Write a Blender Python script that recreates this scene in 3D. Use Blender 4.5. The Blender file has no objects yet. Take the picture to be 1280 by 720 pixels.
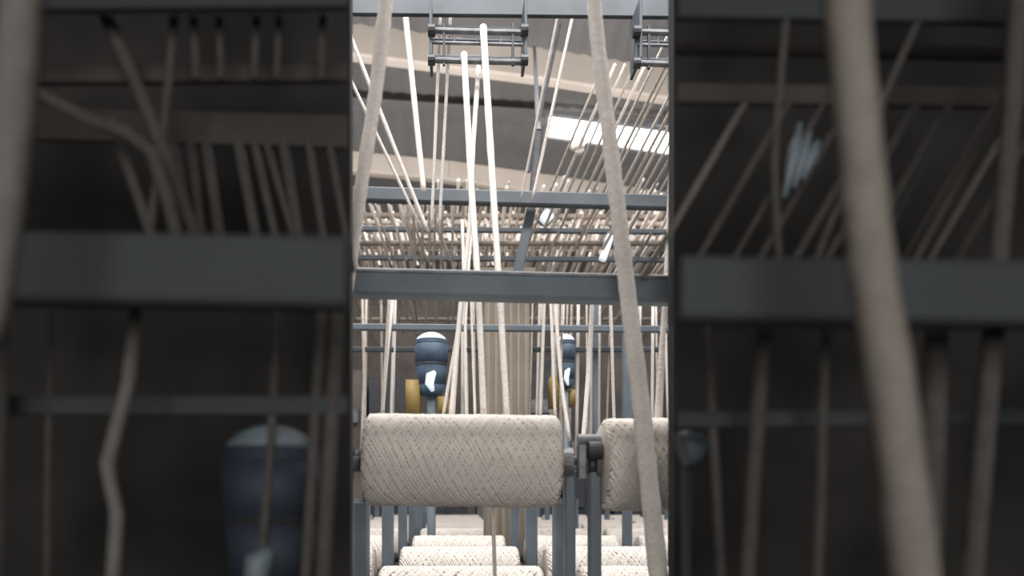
import bpy, math, random
from mathutils import Vector
random.seed(7)
F=900.0; VX=570.0; HY=620.0; CZ=1.6
def W(px,py,Y):
    return Vector(((px-VX)/F*Y, Y, CZ+(HY-py)/F*Y))
# ---------------------------------------------------------------- materials
def mat(name,col,col2=None,rough=.8,scale=20,bump=.2,metal=0,detail=4,stretch=(1,1,1),emit=None,estr=0,lo=.35,hi=.65):
    m=bpy.data.materials.new(name); m.use_nodes=True
    nt=m.node_tree; b=nt.nodes['Principled BSDF']
    b.inputs['Roughness'].default_value=rough; b.inputs['Metallic'].default_value=metal
    tc=nt.nodes.new('ShaderNodeTexCoord'); mp=nt.nodes.new('ShaderNodeMapping'); mp.inputs['Scale'].default_value=stretch
    nz=nt.nodes.new('ShaderNodeTexNoise'); nz.inputs['Scale'].default_value=scale; nz.inputs['Detail'].default_value=detail
    cr=nt.nodes.new('ShaderNodeValToRGB')
    c2=col2 or tuple(c*.7 for c in col)
    cr.color_ramp.elements[0].position=lo; cr.color_ramp.elements[1].position=hi
    cr.color_ramp.elements[0].color=(*c2,1); cr.color_ramp.elements[1].color=(*col,1)
    bp=nt.nodes.new('ShaderNodeBump'); bp.inputs['Strength'].default_value=bump; bp.inputs['Distance'].default_value=.01
    L=nt.links.new
    L(tc.outputs['Object'],mp.inputs['Vector']); L(mp.outputs['Vector'],nz.inputs['Vector'])
    L(nz.outputs['Fac'],cr.inputs['Fac']); L(cr.outputs['Color'],b.inputs['Base Color'])
    L(nz.outputs['Fac'],bp.inputs['Height']); L(bp.outputs['Normal'],b.inputs['Normal'])
    if emit:
        b.inputs['Emission Color'].default_value=(*emit,1); b.inputs['Emission Strength'].default_value=estr
    return m
M_yarn=mat('yarn_cream',(.76,.69,.63),(.66,.595,.54),1,120,.3)
M_yarnb=mat('yarn_tan',(.54,.465,.40),(.40,.34,.29),1,60,.4)
M_pkg=mat('package_yarn',(.82,.75,.685),(.75,.68,.615),1,40,.05)
M_core=mat('package_core_yarn',(.74,.665,.60),(.66,.59,.53),1,90,.1)
M_rail=mat('painted_steel_bluegrey',(.165,.198,.225),(.13,.157,.182),.55,9,.1)
M_raild=mat('painted_steel_dark',(.085,.097,.11),(.065,.075,.085),.6,9,.1)
M_steel=mat('worn_steel',(.24,.24,.25),(.13,.135,.14),.5,25,.2,.3)
M_dark=mat('dark_iron',(.07,.07,.075),(.04,.04,.045),.55,25,.2,.3)
M_roof=mat('roof_sheet',(.115,.107,.103),(.095,.088,.084),.9,1.5,.2)
M_beam=mat('cream_roof_beam',(.46,.39,.33),(.40,.34,.29),.8,2,.1)
M_wall=mat('mill_far_wall',(.18,.15,.13),(.11,.09,.08),.9,1.5,.2)
M_floor=mat('concrete_floor',(.16,.15,.14),(.10,.095,.09),.8,4,.2)
M_part=mat('dimmed_brown_board',(.040,.035,.032),(.010,.0098,.0098),.95,4.5,.2,lo=.35,hi=.72,stretch=(1,1,.8),detail=2)  # albedo lowered so the partition looks dim
M_sboard=mat('dimmed_brown_timber',(.034,.028,.025),(.024,.02,.018),.9,8,.1)  # timber colour darkened for the dim side bays
M_syarn=mat('dimmed_yarn',(.10,.090,.080),(.08,.072,.064),1,60,.2)  # shade put into the colour: dimmed copy of the cream yarn
M_syarn2=mat('dimmed_brown_yarn',(.050,.044,.039),(.038,.033,.030),1,60,.2)  # deeper dimmed yarn tone, shade is in the colour
M_srail=mat('dimmed_grey_steel',(.020,.0235,.026),(.017,.02,.0225),.85,9,.1)  # rail steel darkened in colour to look unlit
M_sblue=mat('dimmed_blue_paint',(.009,.016,.027),(.006,.010,.017),.75,9,.1)  # machine blue dimmed in colour for the side bay
M_swhite=mat('dimmed_white',(.12,.145,.165),(.07,.088,.10),.6,9,.05)  # dimmed white, carries the painted highlights at the sides
M_sblack=mat('dimmed_black',(.006,.006,.006),(.004,.004,.004),.9,9,.05)  # black lowered along with the other dimmed side colours
M_board=mat('brown_timber',(.24,.20,.165),(.16,.13,.105),.9,8,.2)
M_blue=mat('blue_machine_paint',(.055,.09,.135),(.03,.055,.09),.6,9,.1)
M_glow=mat('white_glow',(.8,.88,.95),(.8,.88,.95),.3,9,.0,emit=(.72,.86,1),estr=.6)  # glow put in for a reflection on the blower cap and for highlights
M_sky=mat('skylight_sheet',(.9,.9,.9),(.9,.9,.9),.5,9,.0,emit=(1,.99,.97),estr=6)
M_yel=mat('yellow_paint',(.34,.23,.07),(.25,.17,.05),.6,9,.1)
M_col=mat('plaster_column',(.34,.29,.235),(.29,.245,.195),.9,5,.2)
M_front=mat('light_blocker_plaster',(.10,.09,.08),(.06,.055,.05),.9,3,.2)  # surface of the added enclosure that blocks light
# ---------------------------------------------------------------- mesh builder
class MB:
    def __init__(s): s.v=[];s.f=[];s.m=[];s.mats=[]
    def mi(s,m):
        if m not in s.mats: s.mats.append(m)
        return s.mats.index(m)
    def box(s,a,b,m):
        k=s.mi(m);n=len(s.v);x0,y0,z0=a;x1,y1,z1=b
        s.v+=[(x0,y0,z0),(x1,y0,z0),(x1,y1,z0),(x0,y1,z0),(x0,y0,z1),(x1,y0,z1),(x1,y1,z1),(x0,y1,z1)]
        for q in [(0,3,2,1),(4,5,6,7),(0,1,5,4),(1,2,6,5),(2,3,7,6),(3,0,4,7)]: s.f.append([n+i for i in q]);s.m.append(k)
        return s
    def bar(s,p,q,h,d,m):
        k=s.mi(m);n=len(s.v);p=Vector(p);q=Vector(q);t=(q-p).normalized()
        up=Vector((0,0,1)) if abs(t.z)<.8 else Vector((1,0,0))
        u=(up-t*up.dot(t)).normalized();w=t.cross(u)
        c=min(h,d)*.14
        prof=[(-h/2+c,-d/2),(h/2-c,-d/2),(h/2,-d/2+c),(h/2,d/2-c),(h/2-c,d/2),(-h/2+c,d/2),(-h/2,d/2-c),(-h/2,-d/2+c)]
        for e in (p,q):
            for a,b in prof: s.v.append(tuple(e+u*a+w*b))
        for i in range(8):
            j=(i+1)%8; s.f.append([n+i,n+j,n+8+j,n+8+i]);s.m.append(k)
        s.f.append([n+i for i in range(8)][::-1]);s.f.append([n+8+i for i in range(8)]);s.m+=[k,k]
        return s
    def tube(s,pts,r,m,sides=8,lump=0,flat=1):
        k=s.mi(m);n=len(s.v);N=len(pts);pts=[Vector(p) for p in pts]
        for i,p in enumerate(pts):
            t=(pts[min(i+1,N-1)]-pts[max(i-1,0)]).normalized()
            ref=Vector((0,1,0)) if abs(t.y)<.9 else Vector((1,0,0))
            a=t.cross(ref).normalized();b=a.cross(t)
            rr=(r[i] if isinstance(r,list) else r)*(1+lump*random.uniform(-1,1))
            for j in range(sides):
                an=2*math.pi*j/sides; s.v.append(tuple(p+a*math.cos(an)*rr+b*math.sin(an)*rr*flat))
        for i in range(N-1):
            for j in range(sides):
                j2=(j+1)%sides
                s.f.append([n+i*sides+j,n+i*sides+j2,n+(i+1)*sides+j2,n+(i+1)*sides+j]);s.m.append(k)
        s.f.append([n+j for j in range(sides)][::-1]);s.f.append([n+(N-1)*sides+j for j in range(sides)]);s.m+=[k,k]
        return s
    def cyl(s,p,q,r,m,sides=20): return s.tube([p,q],r,m,sides)
    def obj(s,name,parent=None):
        me=bpy.data.meshes.new(name);me.from_pydata(s.v,[],s.f)
        for m in s.mats: me.materials.append(m)
        me.polygons.foreach_set('material_index',s.m)
        o=bpy.data.objects.new(name,me);bpy.context.scene.collection.objects.link(o)
        if parent:o.parent=parent
        return o
def smooth(o):
    for p in o.data.polygons: p.use_smooth=len(p.vertices)==4
    return o
def empty(name):
    e=bpy.data.objects.new(name,None);bpy.context.scene.collection.objects.link(e);return e
def catmull(ctrl,step,wob=0):
    c=[ctrl[0]*2-ctrl[1]]+list(ctrl)+[ctrl[-1]*2-ctrl[-2]]
    out=[]
    for i in range(1,len(c)-2):
        p0,p1,p2,p3=c[i-1:i+3];n=max(2,int((p2-p1).length/step))
        for k in range(n):
            t=k/n
            p=.5*((2*p1)+(p2-p0)*t+(2*p0-5*p1+4*p2-p3)*t*t+(3*p1-p0-3*p2+p3)*t**3)
            out.append(p+Vector((random.uniform(-wob,wob),random.uniform(-wob,wob),0)))
    out.append(ctrl[-1]);return out
def strand(mb,cp,wpx,m=None,step=.04,wob=.0003,lump=.05):
    pts=catmull([W(*c) for c in cp],step,wob)
    w0,w1=(wpx if isinstance(wpx,tuple) else (wpx,wpx))
    n=len(pts);rs=[(w0+(w1-w0)*i/(n-1))/2/F*pts[i].y for i in range(n)]
    mb.tube(pts,rs,m or M_yarn,10,lump)
# ---------------------------------------------------------------- yarn package
L=.469;R=.113
def package_mesh():
    mb=MB()
    N=14;prof=[]
    for i in range(N+1):
        x=-L/2+L*i/N; prof.append((x,R-.0062))
    prof=[(-L/2,.03),(-L/2,R-.024),(-L/2+.005,R-.012)]+prof[1:-1]+[(L/2-.005,R-.012),(L/2,R-.024),(L/2,.03)]
    S=40;n=len(mb.v);k=mb.mi(M_core)
    for x,r in prof:
        for j in range(S): a=2*math.pi*j/S; mb.v.append((x,math.cos(a)*r,math.sin(a)*r))
    for i in range(len(prof)-1):
        for j in range(S):
            j2=(j+1)%S; mb.f.append([n+i*S+j,n+i*S+j2,n+(i+1)*S+j2,n+(i+1)*S+j]);mb.m.append(k)
    adv=.36;G=18
    for d,base in ((1,-.0040),(-1,-.0050)):
        for g in range(G):
            for q in range(2):
                pts=[];P=48;ph=2*math.pi*(g+(q-.5)*.38+random.uniform(-.05,.05))/G
                off=random.uniform(-.0007,.0005)
                for i in range(P+1):
                    u=i/P; x=-L/2+.004+(L-.008)*u
                    e=min(u,1-u)*L; rr=R+base+off+.0007*math.sin(i*.55+g*1.7+q) - max(0,(.014-e))**2*60
                    th=ph+d*(x+.002*math.sin(i*.7+g*2))/adv*2*math.pi
                    pts.append((x,math.cos(th)*rr,math.sin(th)*rr))
                mb.tube(pts,.0037,M_pkg,6,.08)
    mb.cyl((-L/2-.012,0,0),(L/2+.012,0,0),.032,M_board,24)
    mb.cyl((-L/2-.05,0,0),(L/2+.05,0,0),.009,M_steel,10)
    mb.cyl((-L/2-.03,0,0),(-L/2-.012,0,0),.024,M_dark,16)
    mb.cyl((L/2+.012,0,0),(L/2+.03,0,0),.024,M_dark,16)
    return mb
pk=smooth(package_mesh().obj('yarn_package'))
X0=.0145
pk.location=(X0,1.75,W(0,576,1.75).z);pk.rotation_euler=(0,math.radians(.6),0)
def pkg(loc,parent=None,rot=0,name='yarn_package'):
    o=bpy.data.objects.new(name,pk.data);bpy.context.scene.collection.objects.link(o);o.location=loc
    o.rotation_euler=(rot,0,0)
    if parent:o.parent=parent
    return o
pkg((.585,1.75,W(0,581,1.75).z),rot=.8)
zc=W(0,577,1.75).z
mb=MB()
mb.bar(W(743,545,1.75),(W(743,0,1.75).x,1.75,0),.030,.03,M_rail)
mb.bar(W(712,592,1.78),(W(712,0,1.78).x,1.78,0),.026,.03,M_rail)
mb.bar(W(702,579,1.76),W(800,579,1.76),.034,.03,M_steel)
mb.cyl(W(722,550,1.74),W(765,550,1.74),.014,M_steel,16)
mb.cyl(W(700,577,1.75),W(715,577,1.75),.034,M_steel,20)
mb.cyl(W(776,578,1.74),W(800,578,1.74),.034,M_steel,20)
mb.cyl(W(735,563,1.72),W(752,563,1.72),.022,M_dark,16)
mb.bar(W(727,556,1.73),W(727,598,1.73),.02,.03,M_steel)
mb.bar(W(766,552,1.76),W(766,600,1.76),.016,.02,M_steel)
mb.bar(W(752,592,1.74),W(775,605,1.74),.018,.02,M_steel)
mb.box((.20,1.70,0),(.40,1.84,.012),M_dark)
mb.obj('package_holder_stand')
mb=MB()
x=W(443,0,1.75).x
mb.bar((x-.02,1.75,0),(x-.02,1.75,W(0,455,1.75).z),.03,.03,M_rail)
mb.cyl((x-.02,1.75,zc),(x+.022,1.75,zc),.026,M_steel,20)
mb.bar((x-.02,1.73,zc-.05),(x-.02,1.73,zc+.05),.04,.03,M_steel)
mb.box((x-.1,1.68,0),(x+.07,1.82,.012),M_dark)
mb.obj('package_holder_stand')
# ---------------------------------------------------------------- lower package rows (creel)
creel=empty('package_creel')
rows=[2.06+.8*i for i in range(8)]
for ri,Y in enumerate(rows):
    fr=MB()
    zt=CZ-.20;zc2=zt-R
    for n in range(-3,5):
        pkg((X0+.57*n,Y,zc2),creel,random.uniform(0,6),'wound_package')
    for n in range(-3,6):
        X=X0-.285+.57*n
        top=CZ-.02
        if ri in (2,3) and (n<=-1 or n>=2): top=CZ+1.0+.2*random.random()
        fr.bar((X,Y,0),(X,Y,top),.045,.045,M_rail)
        fr.box((X-.07,Y-.07,0),(X+.07,Y+.07,.012),M_dark)
    fr.bar((-2.0,Y+.03,zc2-.17),(2.9,Y+.03,zc2-.17),.05,.04,M_rail)
    fr.bar((-2.0,Y+.03,.25),(2.9,Y+.03,.25),.05,.04,M_rail)
    fr.obj('creel_frame',creel)
# ---------------------------------------------------------------- rails
def rail(a,b,hpx,dep,m,ext=.6,post=True):
    A=W(*a);B=W(*b);d=(B-A)
    A2=A-d*ext;B2=B+d*ext
    mb=MB();mb.bar(A2,B2,hpx/F*A.y,dep,m)
    if post:
        for p in (A2,B2): mb.bar((p.x,p.y+dep*.2,0),(p.x,p.y+dep*.2,p.z),.07,.07,m)
    return mb
mb=rail((438,354,1.66),(842,364,1.66),34,.05,M_rail,ext=.35)
mb.bar(W(400,339,1.648),W(880,350,1.648),.008,.035,M_steel)
mb.obj('machine_rail')
rail((438,2,2.6),(842,6,2.6),34,.02,M_raild).obj('machine_rail')
rail((438,243,3.6),(842,254,3.6),17,.05,M_raild,ext=1.2).obj('machine_rail')
rail((438,409,3.2),(842,412,3.2),8,.03,M_rail,ext=1).obj('guide_rail')
rail((438,286,4.6),(842,290,4.6),6,.03,M_raild,ext=1.).obj('guide_rail')
rail((438,322,5.0),(842,325,5.0),6,.03,M_raild,ext=1.).obj('guide_rail')
rail((438,437,4.4),(842,437,4.4),6,.03,M_raild,ext=1.).obj('guide_rail')
mb=MB()
mb.bar(W(673,165,3.7),W(664,262,3.7),.035,.03,M_dark)
mb.bar(W(664,262,3.7),W(646,345,3.7),.05,.03,M_raild)
mb.bar(W(700,30,3.9),W(660,215,3.9),.018,.02,M_dark)
mb.bar(W(673,165,3.7),W(668,60,7.5),.03,.03,M_dark)
mb.obj('roof_hanger_strut')
# ---------------------------------------------------------------- top yarn guide brackets
def guide(px0,px1,py0,py1,Y):
    mb=MB();k=(py1-py0)
    for yy,r in ((py0+6,.010),(py0+k*.42,.006),(py1-7,.010)):
        mb.cyl(W(px0,yy,Y),W(px1,yy+3,Y),r,M_steel,10)
        mb.cyl(W(px0,yy-4,Y+.12),W(px1,yy-1,Y+.12),r*.8,M_raild,10)
    for px in (px0,px0+16,px1-14,px1):
        mb.bar(W(px,py0-2,Y),W(px,py1,Y),.009,.012,M_dark)
    for px in (px0,px1):
        mb.bar(W(px,py0-20,Y+.06),W(px,py1,Y+.06),.010,.14,M_raild)
        mb.cyl(W(px-4,py0+6,Y-.01),W(px+5,py0+6,Y-.01),.02,M_dark,12)
        mb.cyl(W(px-4,py1-7,Y-.01),W(px+5,py1-7,Y-.01),.018,M_dark,12)
    n=4
    for i in range(1,n):
        px=px0+(px1-px0)*i/n
        mb.bar(W(px,py0+4,Y),W(px,py0+k*.45,Y),.006,.006,M_raild)
    mb.obj('yarn_guide_bracket')
guide(539,655,32,82,2.5);guide(795,905,34,86,2.5)
# ---------------------------------------------------------------- main strands
def one(cp,w,m=None,name='yarn_strand',**k):
    mb=MB();strand(mb,cp,w,m,**k);return smooth(mb.obj(name))
one([(487,-40,1.56),(470,110,1.56),(452,230,1.55),(434,360,1.55),(415,480,1.55)],(19,15),step=.02)
one([(739,-40,1.56),(748,60,1.56),(764,190,1.55),(785,370,1.54),(803,520,1.53),(824,730,1.53)],(18,25),step=.02)
one([(580,68,2.5),(589,230,2.2),(597,350,1.95),(605,525,1.78)],(8,8))
one([(604,34,2.5),(614,200,2.2),(624,360,1.95),(634,525,1.78)],(9,8))
one([(598,84,2.6),(591,190,2.4),(588,270,2.2),(575,390,2.0),(563,525,1.8)],(6,6))
one([(578,276,2.4),(579,360,2.1),(572,440,2.0),(566,525,1.82)],4)
one([(590,274,2.4),(582,400,2.0),(583,525,1.82)],4)
one([(588,360,2.2),(594,525,1.82)],3)
one([(616,625,1.85),(619,740,1.85)],5)
one([(846,60,1.9),(840,180,1.9),(833,350,1.85),(820,540,1.8)],(6,8))
# ---------------------------------------------------------------- secondary yarns
def ext(a,b,y0,y1):
    (xa,ya,Ya),(xb,yb,Yb)=a,b
    f=lambda y:(xa+(xb-xa)*(y-ya)/(yb-ya),y,max(2.3,Ya+(Yb-Ya)*(y-ya)/(yb-ya)))
    return [f(y0),f(y1)]
mb=MB()
S=[(ext((512,70,3.2),(525,195,3.2),-30,240),7),(ext((548,78,2.7),(540,270,2.8),-20,285),4),(ext((560,78,2.7),(550,270,2.8),-20,285),4),
(ext((440,50,3),(517,245,3.2),-20,290),5),(ext((436,95,3),(505,240,3.2),-10,285),4),
(ext((713,33,3),(672,220,3.2),-20,250),4),(ext((682,95,3),(658,215,3.2),-20,250),3),
([(492,365,2.4),(484,440,2.3),(477,528,2.3)],5),([(487,365,2.2),(482,450,2.2),(478,530,2.2)],4),
([(741,365,2.3),(736,460,2.3),(728,560,2.2)],6),([(693,365,2.4),(701,470,2.3),(712,550,2.2)],5),([(688,365,2.6),(694,525,2.5)],4),
([(763,365,2.6),(768,540,2.6)],4),([(681,365,3),(675,525,3)],4),([(580,365,2.6),(553,525,2.5)],4)]
for cp,w in S: strand(mb,cp,w)
for i in range(18):
    x0=738+12*i+random.uniform(-4,4); y0=120; sl=-.42-.012*i
    a=(x0,y0,3.3);b=(x0+sl*150,y0+150,3.8)
    strand(mb,ext(a,b,-20 if i>4 else 80,random.uniform(245,330)),random.uniform(2.5,4.2),M_yarn if i%3 else M_yarnb,step=.3)
for i in range(9):
    x0=445+i*10+random.uniform(-5,5)
    a=(x0,200,3.9);b=(x0+random.uniform(20,40),290,4.4)
    strand(mb,ext(a,b,243,325),random.uniform(2.5,4),M_yarnb if i%2 else M_yarn,step=.3)
for i in range(6):
    x0=515+i*10+random.uniform(-3,3)
    strand(mb,[(x0,243,3.65),(x0+random.uniform(-6,6),330,3.9)],random.uniform(2.5,4),M_yarnb,step=.3)
smooth(mb.obj('hanging_yarn_group'))
mb=MB()
for i in range(42):
    px=random.uniform(440,842);Y=random.uniform(3.2,5.5)
    if 600<px<662 and random.random()<.8: px+=62
    if 600<px<662: Y=min(Y,3.6)
    if 500<px<568: continue
    strand(mb,[(px,random.uniform(345,362),Y),(px+random.uniform(-9,9),random.uniform(560,610),Y)],random.uniform(2,4),random.choice([M_yarn,M_yarnb,M_yarnb,M_yarnb]),step=.3)
smooth(mb.obj('far_yarn_curtain'))
mb=MB()
for lay,(h,ya,yb) in enumerate([(1.95,4.7,6.4),(1.75,4.9,7.0),(2.25,5.4,7.6)]):
    X=-2.2
    while X<2.8:
        X+=random.uniform(.045,.10)
        m=random.choice([M_yarn,M_yarn,M_yarnb])
        r=random.uniform(.008,.014)
        pts=[Vector((X,ya+random.uniform(-.3,.1),CZ+h)),Vector((X+random.uniform(-.05,.05),yb,CZ+h-random.uniform(.05,.3)))]
        mb.tube(pts,r,m,6,.1)
    for Y in (ya,(ya+yb)/2,yb):
        mb.bar((-2.4,Y,CZ+h-.03),(3,Y,CZ+h-.03),.03,.03,M_board)
for X in (-2.3,2.9):
    for Y in (4.7,6.4,7.6): mb.bar((X,Y,0),(X,Y,CZ+2.3),.05,.05,M_board)
smooth(mb.obj('overhead_yarn_sheet'))
mb=MB()
for j in range(5):
    Y=5.2+j*.5; z=CZ+Y*(620-(268+j*9))/F
    mb.bar((-2.2,Y,z),(3,Y,z-.03),.03,.04,M_beam if j%2 else M_board)
    for i in range(40): 
        X=-2.2+.125*i+random.uniform(-.02,.02)
        mb.cyl((X,Y,z+.02),(X+(-.08 if X>0.3 else .08),Y,z-.22),.012,M_yarn,6)
mb.obj('overhead_guide_rack')
# ---------------------------------------------------------------- column, blowers, machines
mb=MB()
a=W(606,0,4.0).x;b=W(662,0,4.0).x
mb.box((a,4.0,0),(b,4.2,CZ+1.22),M_col);mb.box((a-.03,3.97,CZ+1.18),(b+.03,4.23,CZ+1.26),M_col)
for i in range(6): 
    xx=a+(b-a)*(i+.5)/6; mb.cyl((xx,3.995,0),(xx,3.995,CZ+1.2),.014,M_col,8)
mb.obj('plaster_column')
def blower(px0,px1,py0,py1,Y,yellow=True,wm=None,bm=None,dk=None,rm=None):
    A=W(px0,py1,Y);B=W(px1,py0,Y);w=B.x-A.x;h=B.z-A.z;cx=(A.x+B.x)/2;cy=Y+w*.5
    wm=wm or M_glow;bm=bm or M_blue;dk=dk or M_dark;rm=rm or M_rail
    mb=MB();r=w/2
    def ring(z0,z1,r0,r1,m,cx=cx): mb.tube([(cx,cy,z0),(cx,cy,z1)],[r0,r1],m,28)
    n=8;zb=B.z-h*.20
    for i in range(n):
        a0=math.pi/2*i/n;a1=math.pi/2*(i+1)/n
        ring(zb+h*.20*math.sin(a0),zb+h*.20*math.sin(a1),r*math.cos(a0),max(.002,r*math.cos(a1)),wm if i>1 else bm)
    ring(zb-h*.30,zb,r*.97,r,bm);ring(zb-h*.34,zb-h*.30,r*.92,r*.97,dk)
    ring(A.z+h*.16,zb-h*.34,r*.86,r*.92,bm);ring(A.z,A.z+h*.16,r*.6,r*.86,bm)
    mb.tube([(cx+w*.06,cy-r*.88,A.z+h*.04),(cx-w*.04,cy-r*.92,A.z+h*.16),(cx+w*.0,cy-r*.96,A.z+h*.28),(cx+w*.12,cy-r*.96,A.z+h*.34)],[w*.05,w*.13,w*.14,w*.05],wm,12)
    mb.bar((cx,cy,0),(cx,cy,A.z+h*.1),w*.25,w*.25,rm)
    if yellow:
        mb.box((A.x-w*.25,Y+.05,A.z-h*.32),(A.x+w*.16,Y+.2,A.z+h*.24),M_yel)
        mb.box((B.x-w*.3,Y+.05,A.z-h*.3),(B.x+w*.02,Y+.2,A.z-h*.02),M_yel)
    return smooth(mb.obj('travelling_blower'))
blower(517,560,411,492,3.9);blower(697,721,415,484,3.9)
mb=MB()
x=-4
while x<6:
    w=random.uniform(.3,.7);h=random.uniform(2.2,3.6)
    mb.box((x,8.2,0),(x+w,8.9,h),random.choice([M_dark,M_blue,M_wall,M_dark]))
    mb.box((x+.05,8.15,h-.6),(x+w-.05,8.2,h-.45),random.choice([M_rail,M_steel,M_dark]))
    mb.box((x+.05,8.15,h-1.2),(x+w*.5,8.2,h-.8),random.choice([M_rail,M_dark]))
    x+=w+random.uniform(.02,.2)
mb.obj('spinning_machine_bank')
mb=MB()
for i in range(9):
    p=W(721+random.uniform(-6,6),182+random.uniform(-8,8),3.5)
    mb.tube([p-Vector((.02,0,.01)),p,p+Vector((.02,.0,.012))],[.008,.022,.006],M_pkg,8,.3)
smooth(mb.obj('lint_tuft'))
for (px,py,w,l) in ((758,310,8,30),(683,272,12,10)):
    mb=MB();mb.bar(W(px+5,py-l/2,4.4),W(px-5,py+l/2,4.4),w/F*4.4,.05,M_glow)
    mb.bar(W(px+6,py-l/2-3,4.45),W(px-6,py+l/2+3,4.45),w*1.3/F*4.4,.05,M_steel);mb.obj('highlight_strip')  # glowing bars standing in for white highlights
one([(815,290,3.0),(790,335,3.0)],3,M_dark,name='black_cable')
# ---------------------------------------------------------------- roof
def RY(py): return 8.03/((HY-py)/F+.267)
def RP(px,py,dn=0):
    Y=RY(py);p=W(px,py,Y);p.z-=dn;return p
mb=MB()
def rz(Y): return 7.5-(Y-8)*.267
k=mb.mi(M_roof)
n0=len(mb.v);nx=360
for i in range(nx+1):
    X=-9+18*i/nx;dz=.012*math.sin(i*math.pi/2.0)
    for Y in (1.6,14.5): mb.v.append((X,Y,rz(Y)+.08+dz))
for i in range(nx): 
    a=n0+2*i; mb.f.append([a,a+1,a+3,a+2]);mb.m.append(k)
mb.obj('ceiling')
def rbeam(pts,wpx,m,dn,name):
    mb=MB()
    for i in range(len(pts)-1):
        A=RP(*pts[i],dn);B=RP(*pts[i+1],dn)
        mb.bar(A,B,wpx/F*A.y,.18,m)
    return mb.obj(name)
rbeam([(250,20),(438,46),(560,62),(700,80),(842,103),(1000,130)],44,M_beam,.05,'roof_beam')
rbeam([(300,185),(438,199),(560,211),(680,228),(842,252),(950,270)],26,M_beam,.05,'roof_beam')
rbeam([(300,272),(438,280),(640,292),(842,306),(950,314)],10,M_beam,.05,'roof_beam')
rbeam([(300,112),(438,122),(842,148),(950,157)],2,M_roof,.05,'roof_purlin')
mb=MB();P=[RP(684,137,.06),RP(960,174,.06),RP(960,206,.06),RP(682,166,.06)]
k=mb.mi(M_sky);n=len(mb.v)
mb.v+=[tuple(p) for p in P];mb.f.append([n,n+1,n+2,n+3]);mb.m.append(k)
for i in range(4): mb.bar(P[i],P[(i+1)%4],.05,.06,M_steel)
mb.obj('window_1')
# ---------------------------------------------------------------- shell
MB().box((-9,14.4,0),(9,14.6,7),M_wall).obj('wall_back')
MB().box((-9,-1.6,-.1),(9,14.6,0),M_floor).obj('floor')
PY=1.45
xl=W(437.5,0,PY).x;xr=W(842.5,0,PY).x
MB().box((-1.8,PY,0),(xl,PY+.04,2.8),M_part).obj('added_partition_left')  # added partition, keeps hall light off the front side
MB().box((xr,PY,0),(1.9,PY+.04,2.8),M_part).obj('added_partition_right')  # added right half of the partition, shields the front side too
MB().box((-1.8,-1.5,2.75),(1.9,PY,2.8),M_front).obj('blocker_ceiling')  # this lid and the walls below are unseen, added to block world light
MB().box((-1.85,-1.5,0),(-1.8,PY+.04,2.8),M_front).obj('blocker_left')
MB().box((1.9,-1.5,0),(1.95,PY+.04,2.8),M_front).obj('blocker_right')
MB().box((-1.85,-1.55,0),(1.95,-1.5,2.8),M_front).obj('blocker_rear')
def sideframe(rails,postpx,Y,name):
    mb=MB()
    for (a,b,h,d,m,yy) in rails:
        mb.bar(W(*a,yy),W(*b,yy),h/F*yy,d,m)
    for px in postpx:
        p=W(px,0,Y); mb.bar((p.x,Y+.03,0),(p.x,Y+.03,2.5),.04,.04,M_srail)
        mb.box((p.x-.06,Y-.03,0),(p.x+.06,Y+.09,.012),M_srail)
    return mb.obj(name)
Ys=.62
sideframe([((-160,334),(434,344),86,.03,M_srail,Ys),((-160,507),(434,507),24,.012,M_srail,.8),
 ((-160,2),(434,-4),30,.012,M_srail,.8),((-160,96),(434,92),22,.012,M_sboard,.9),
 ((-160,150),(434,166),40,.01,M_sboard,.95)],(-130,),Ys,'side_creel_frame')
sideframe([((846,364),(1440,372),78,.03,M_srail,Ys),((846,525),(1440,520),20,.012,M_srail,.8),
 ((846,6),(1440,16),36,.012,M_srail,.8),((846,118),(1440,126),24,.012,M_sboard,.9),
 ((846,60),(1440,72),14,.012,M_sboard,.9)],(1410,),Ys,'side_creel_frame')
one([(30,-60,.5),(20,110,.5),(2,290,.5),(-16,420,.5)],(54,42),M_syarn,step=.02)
one([(1053,-40,.5),(1072,160,.5),(1088,330,.5),(1118,520,.5),(1148,760,.5)],(52,56),mat('dimmed_cream_yarn',(.135,.117,.10),(.115,.099,.085),1,60,.2),step=.02)  # cream yarn given a darkened colour to look unlit
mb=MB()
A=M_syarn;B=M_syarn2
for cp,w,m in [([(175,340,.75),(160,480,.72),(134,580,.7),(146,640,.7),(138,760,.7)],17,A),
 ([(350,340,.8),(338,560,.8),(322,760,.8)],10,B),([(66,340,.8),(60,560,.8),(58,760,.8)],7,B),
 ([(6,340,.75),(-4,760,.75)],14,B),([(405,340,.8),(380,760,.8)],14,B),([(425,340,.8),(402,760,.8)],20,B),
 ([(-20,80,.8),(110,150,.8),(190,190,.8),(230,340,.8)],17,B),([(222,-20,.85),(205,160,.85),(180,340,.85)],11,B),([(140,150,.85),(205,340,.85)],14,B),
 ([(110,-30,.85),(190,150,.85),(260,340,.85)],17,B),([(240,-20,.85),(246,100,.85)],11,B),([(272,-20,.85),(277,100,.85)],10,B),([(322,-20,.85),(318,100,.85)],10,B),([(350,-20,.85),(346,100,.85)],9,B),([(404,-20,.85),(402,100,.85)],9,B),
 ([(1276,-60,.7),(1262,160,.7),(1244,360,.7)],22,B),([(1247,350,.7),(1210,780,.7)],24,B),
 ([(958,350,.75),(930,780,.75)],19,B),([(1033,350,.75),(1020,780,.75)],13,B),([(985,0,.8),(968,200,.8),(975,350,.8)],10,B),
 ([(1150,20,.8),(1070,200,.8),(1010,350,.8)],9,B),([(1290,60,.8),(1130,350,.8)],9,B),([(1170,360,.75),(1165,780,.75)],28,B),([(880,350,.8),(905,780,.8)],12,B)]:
    strand(mb,cp,w,m,step=.05,lump=.04)
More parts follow.
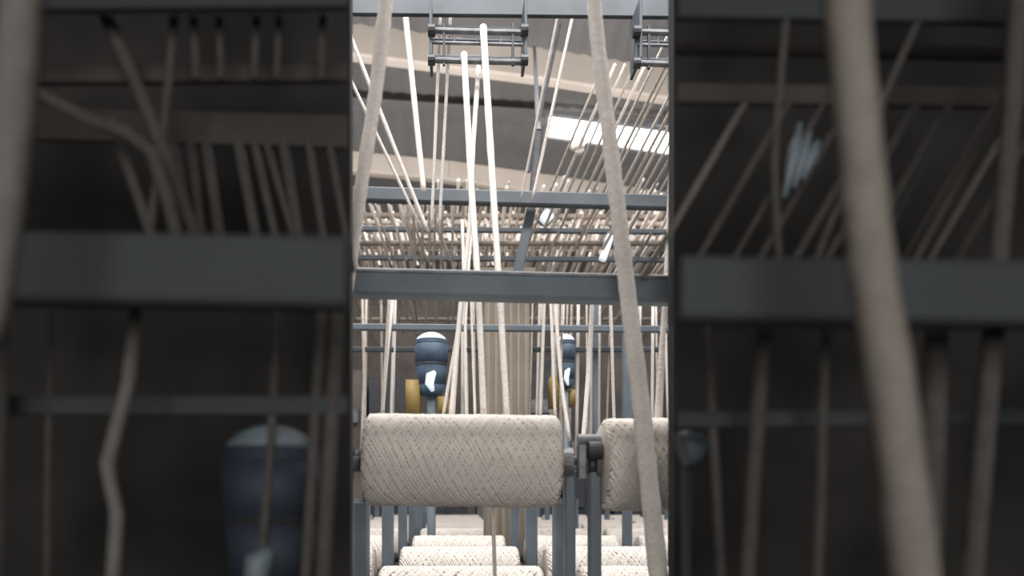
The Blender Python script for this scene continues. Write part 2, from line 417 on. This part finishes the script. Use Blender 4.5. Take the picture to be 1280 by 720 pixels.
for i in range(10):
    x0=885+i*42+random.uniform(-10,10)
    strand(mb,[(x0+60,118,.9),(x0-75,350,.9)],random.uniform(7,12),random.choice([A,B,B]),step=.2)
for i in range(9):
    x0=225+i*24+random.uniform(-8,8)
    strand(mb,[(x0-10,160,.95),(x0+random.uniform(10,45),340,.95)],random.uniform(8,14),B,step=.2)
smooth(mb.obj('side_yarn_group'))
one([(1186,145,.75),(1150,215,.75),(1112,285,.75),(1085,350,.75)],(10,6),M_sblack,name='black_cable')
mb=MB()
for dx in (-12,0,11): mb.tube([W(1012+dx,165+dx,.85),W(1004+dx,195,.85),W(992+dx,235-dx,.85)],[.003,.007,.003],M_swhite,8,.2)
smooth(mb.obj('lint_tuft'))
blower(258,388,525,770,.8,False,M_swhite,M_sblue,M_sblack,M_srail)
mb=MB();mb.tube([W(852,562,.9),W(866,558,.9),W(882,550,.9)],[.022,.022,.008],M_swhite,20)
mb.bar(W(858,560,.92),W(858,1400,.92),.01,.01,M_srail);smooth(mb.obj('highlight_blob_stand'))  # blob and stand added to represent a highlight
# ---------------------------------------------------------------- lights
def area(name,loc,rot,sx,sy,e,col=(1,.99,.98)):
    l=bpy.data.lights.new(name,'AREA');l.shape='RECTANGLE';l.size=sx;l.size_y=sy;l.energy=e;l.color=col
    o=bpy.data.objects.new(name,l);bpy.context.scene.collection.objects.link(o);o.location=loc;o.rotation_euler=rot
area('hall_fill',(.2,1.7,4.6),(math.radians(18),0,0),2.5,.5,115)  # added fill above the frame, no fixture
area('hall_fill',(.4,4.6,6.4),(math.radians(25),0,0),5,.6,330)  # second added fill for the hall
area('hall_fill',(.4,8.5,3.9),(math.radians(180),0,0),6,1,220)  # added fill aimed up to brighten the roof
area('front_fill',(.07,-1.2,1.95),(math.radians(88),0,0),1.6,1.0,42)  # added frontal fill behind the camera
w=bpy.data.worlds.new('mill_world');bpy.context.scene.world=w;w.use_nodes=True
w.node_tree.nodes['Background'].inputs[0].default_value=(.95,.97,1,1);w.node_tree.nodes['Background'].inputs[1].default_value=1.0
# ---------------------------------------------------------------- camera
c=bpy.data.cameras.new('camera');co=bpy.data.objects.new('camera',c);bpy.context.scene.collection.objects.link(co)
co.location=(0,0,CZ);co.rotation_euler=(math.pi/2,0,0)
c.sensor_width=36;c.lens=36*F/1280;c.shift_x=(640-VX)/1280;c.shift_y=(HY-360)/1280
c.dof.use_dof=True;c.dof.focus_distance=2.5;c.dof.aperture_fstop=2.0;c.clip_start=.05
bpy.context.scene.camera=co
bpy.context.scene.view_settings.view_transform='Standard'
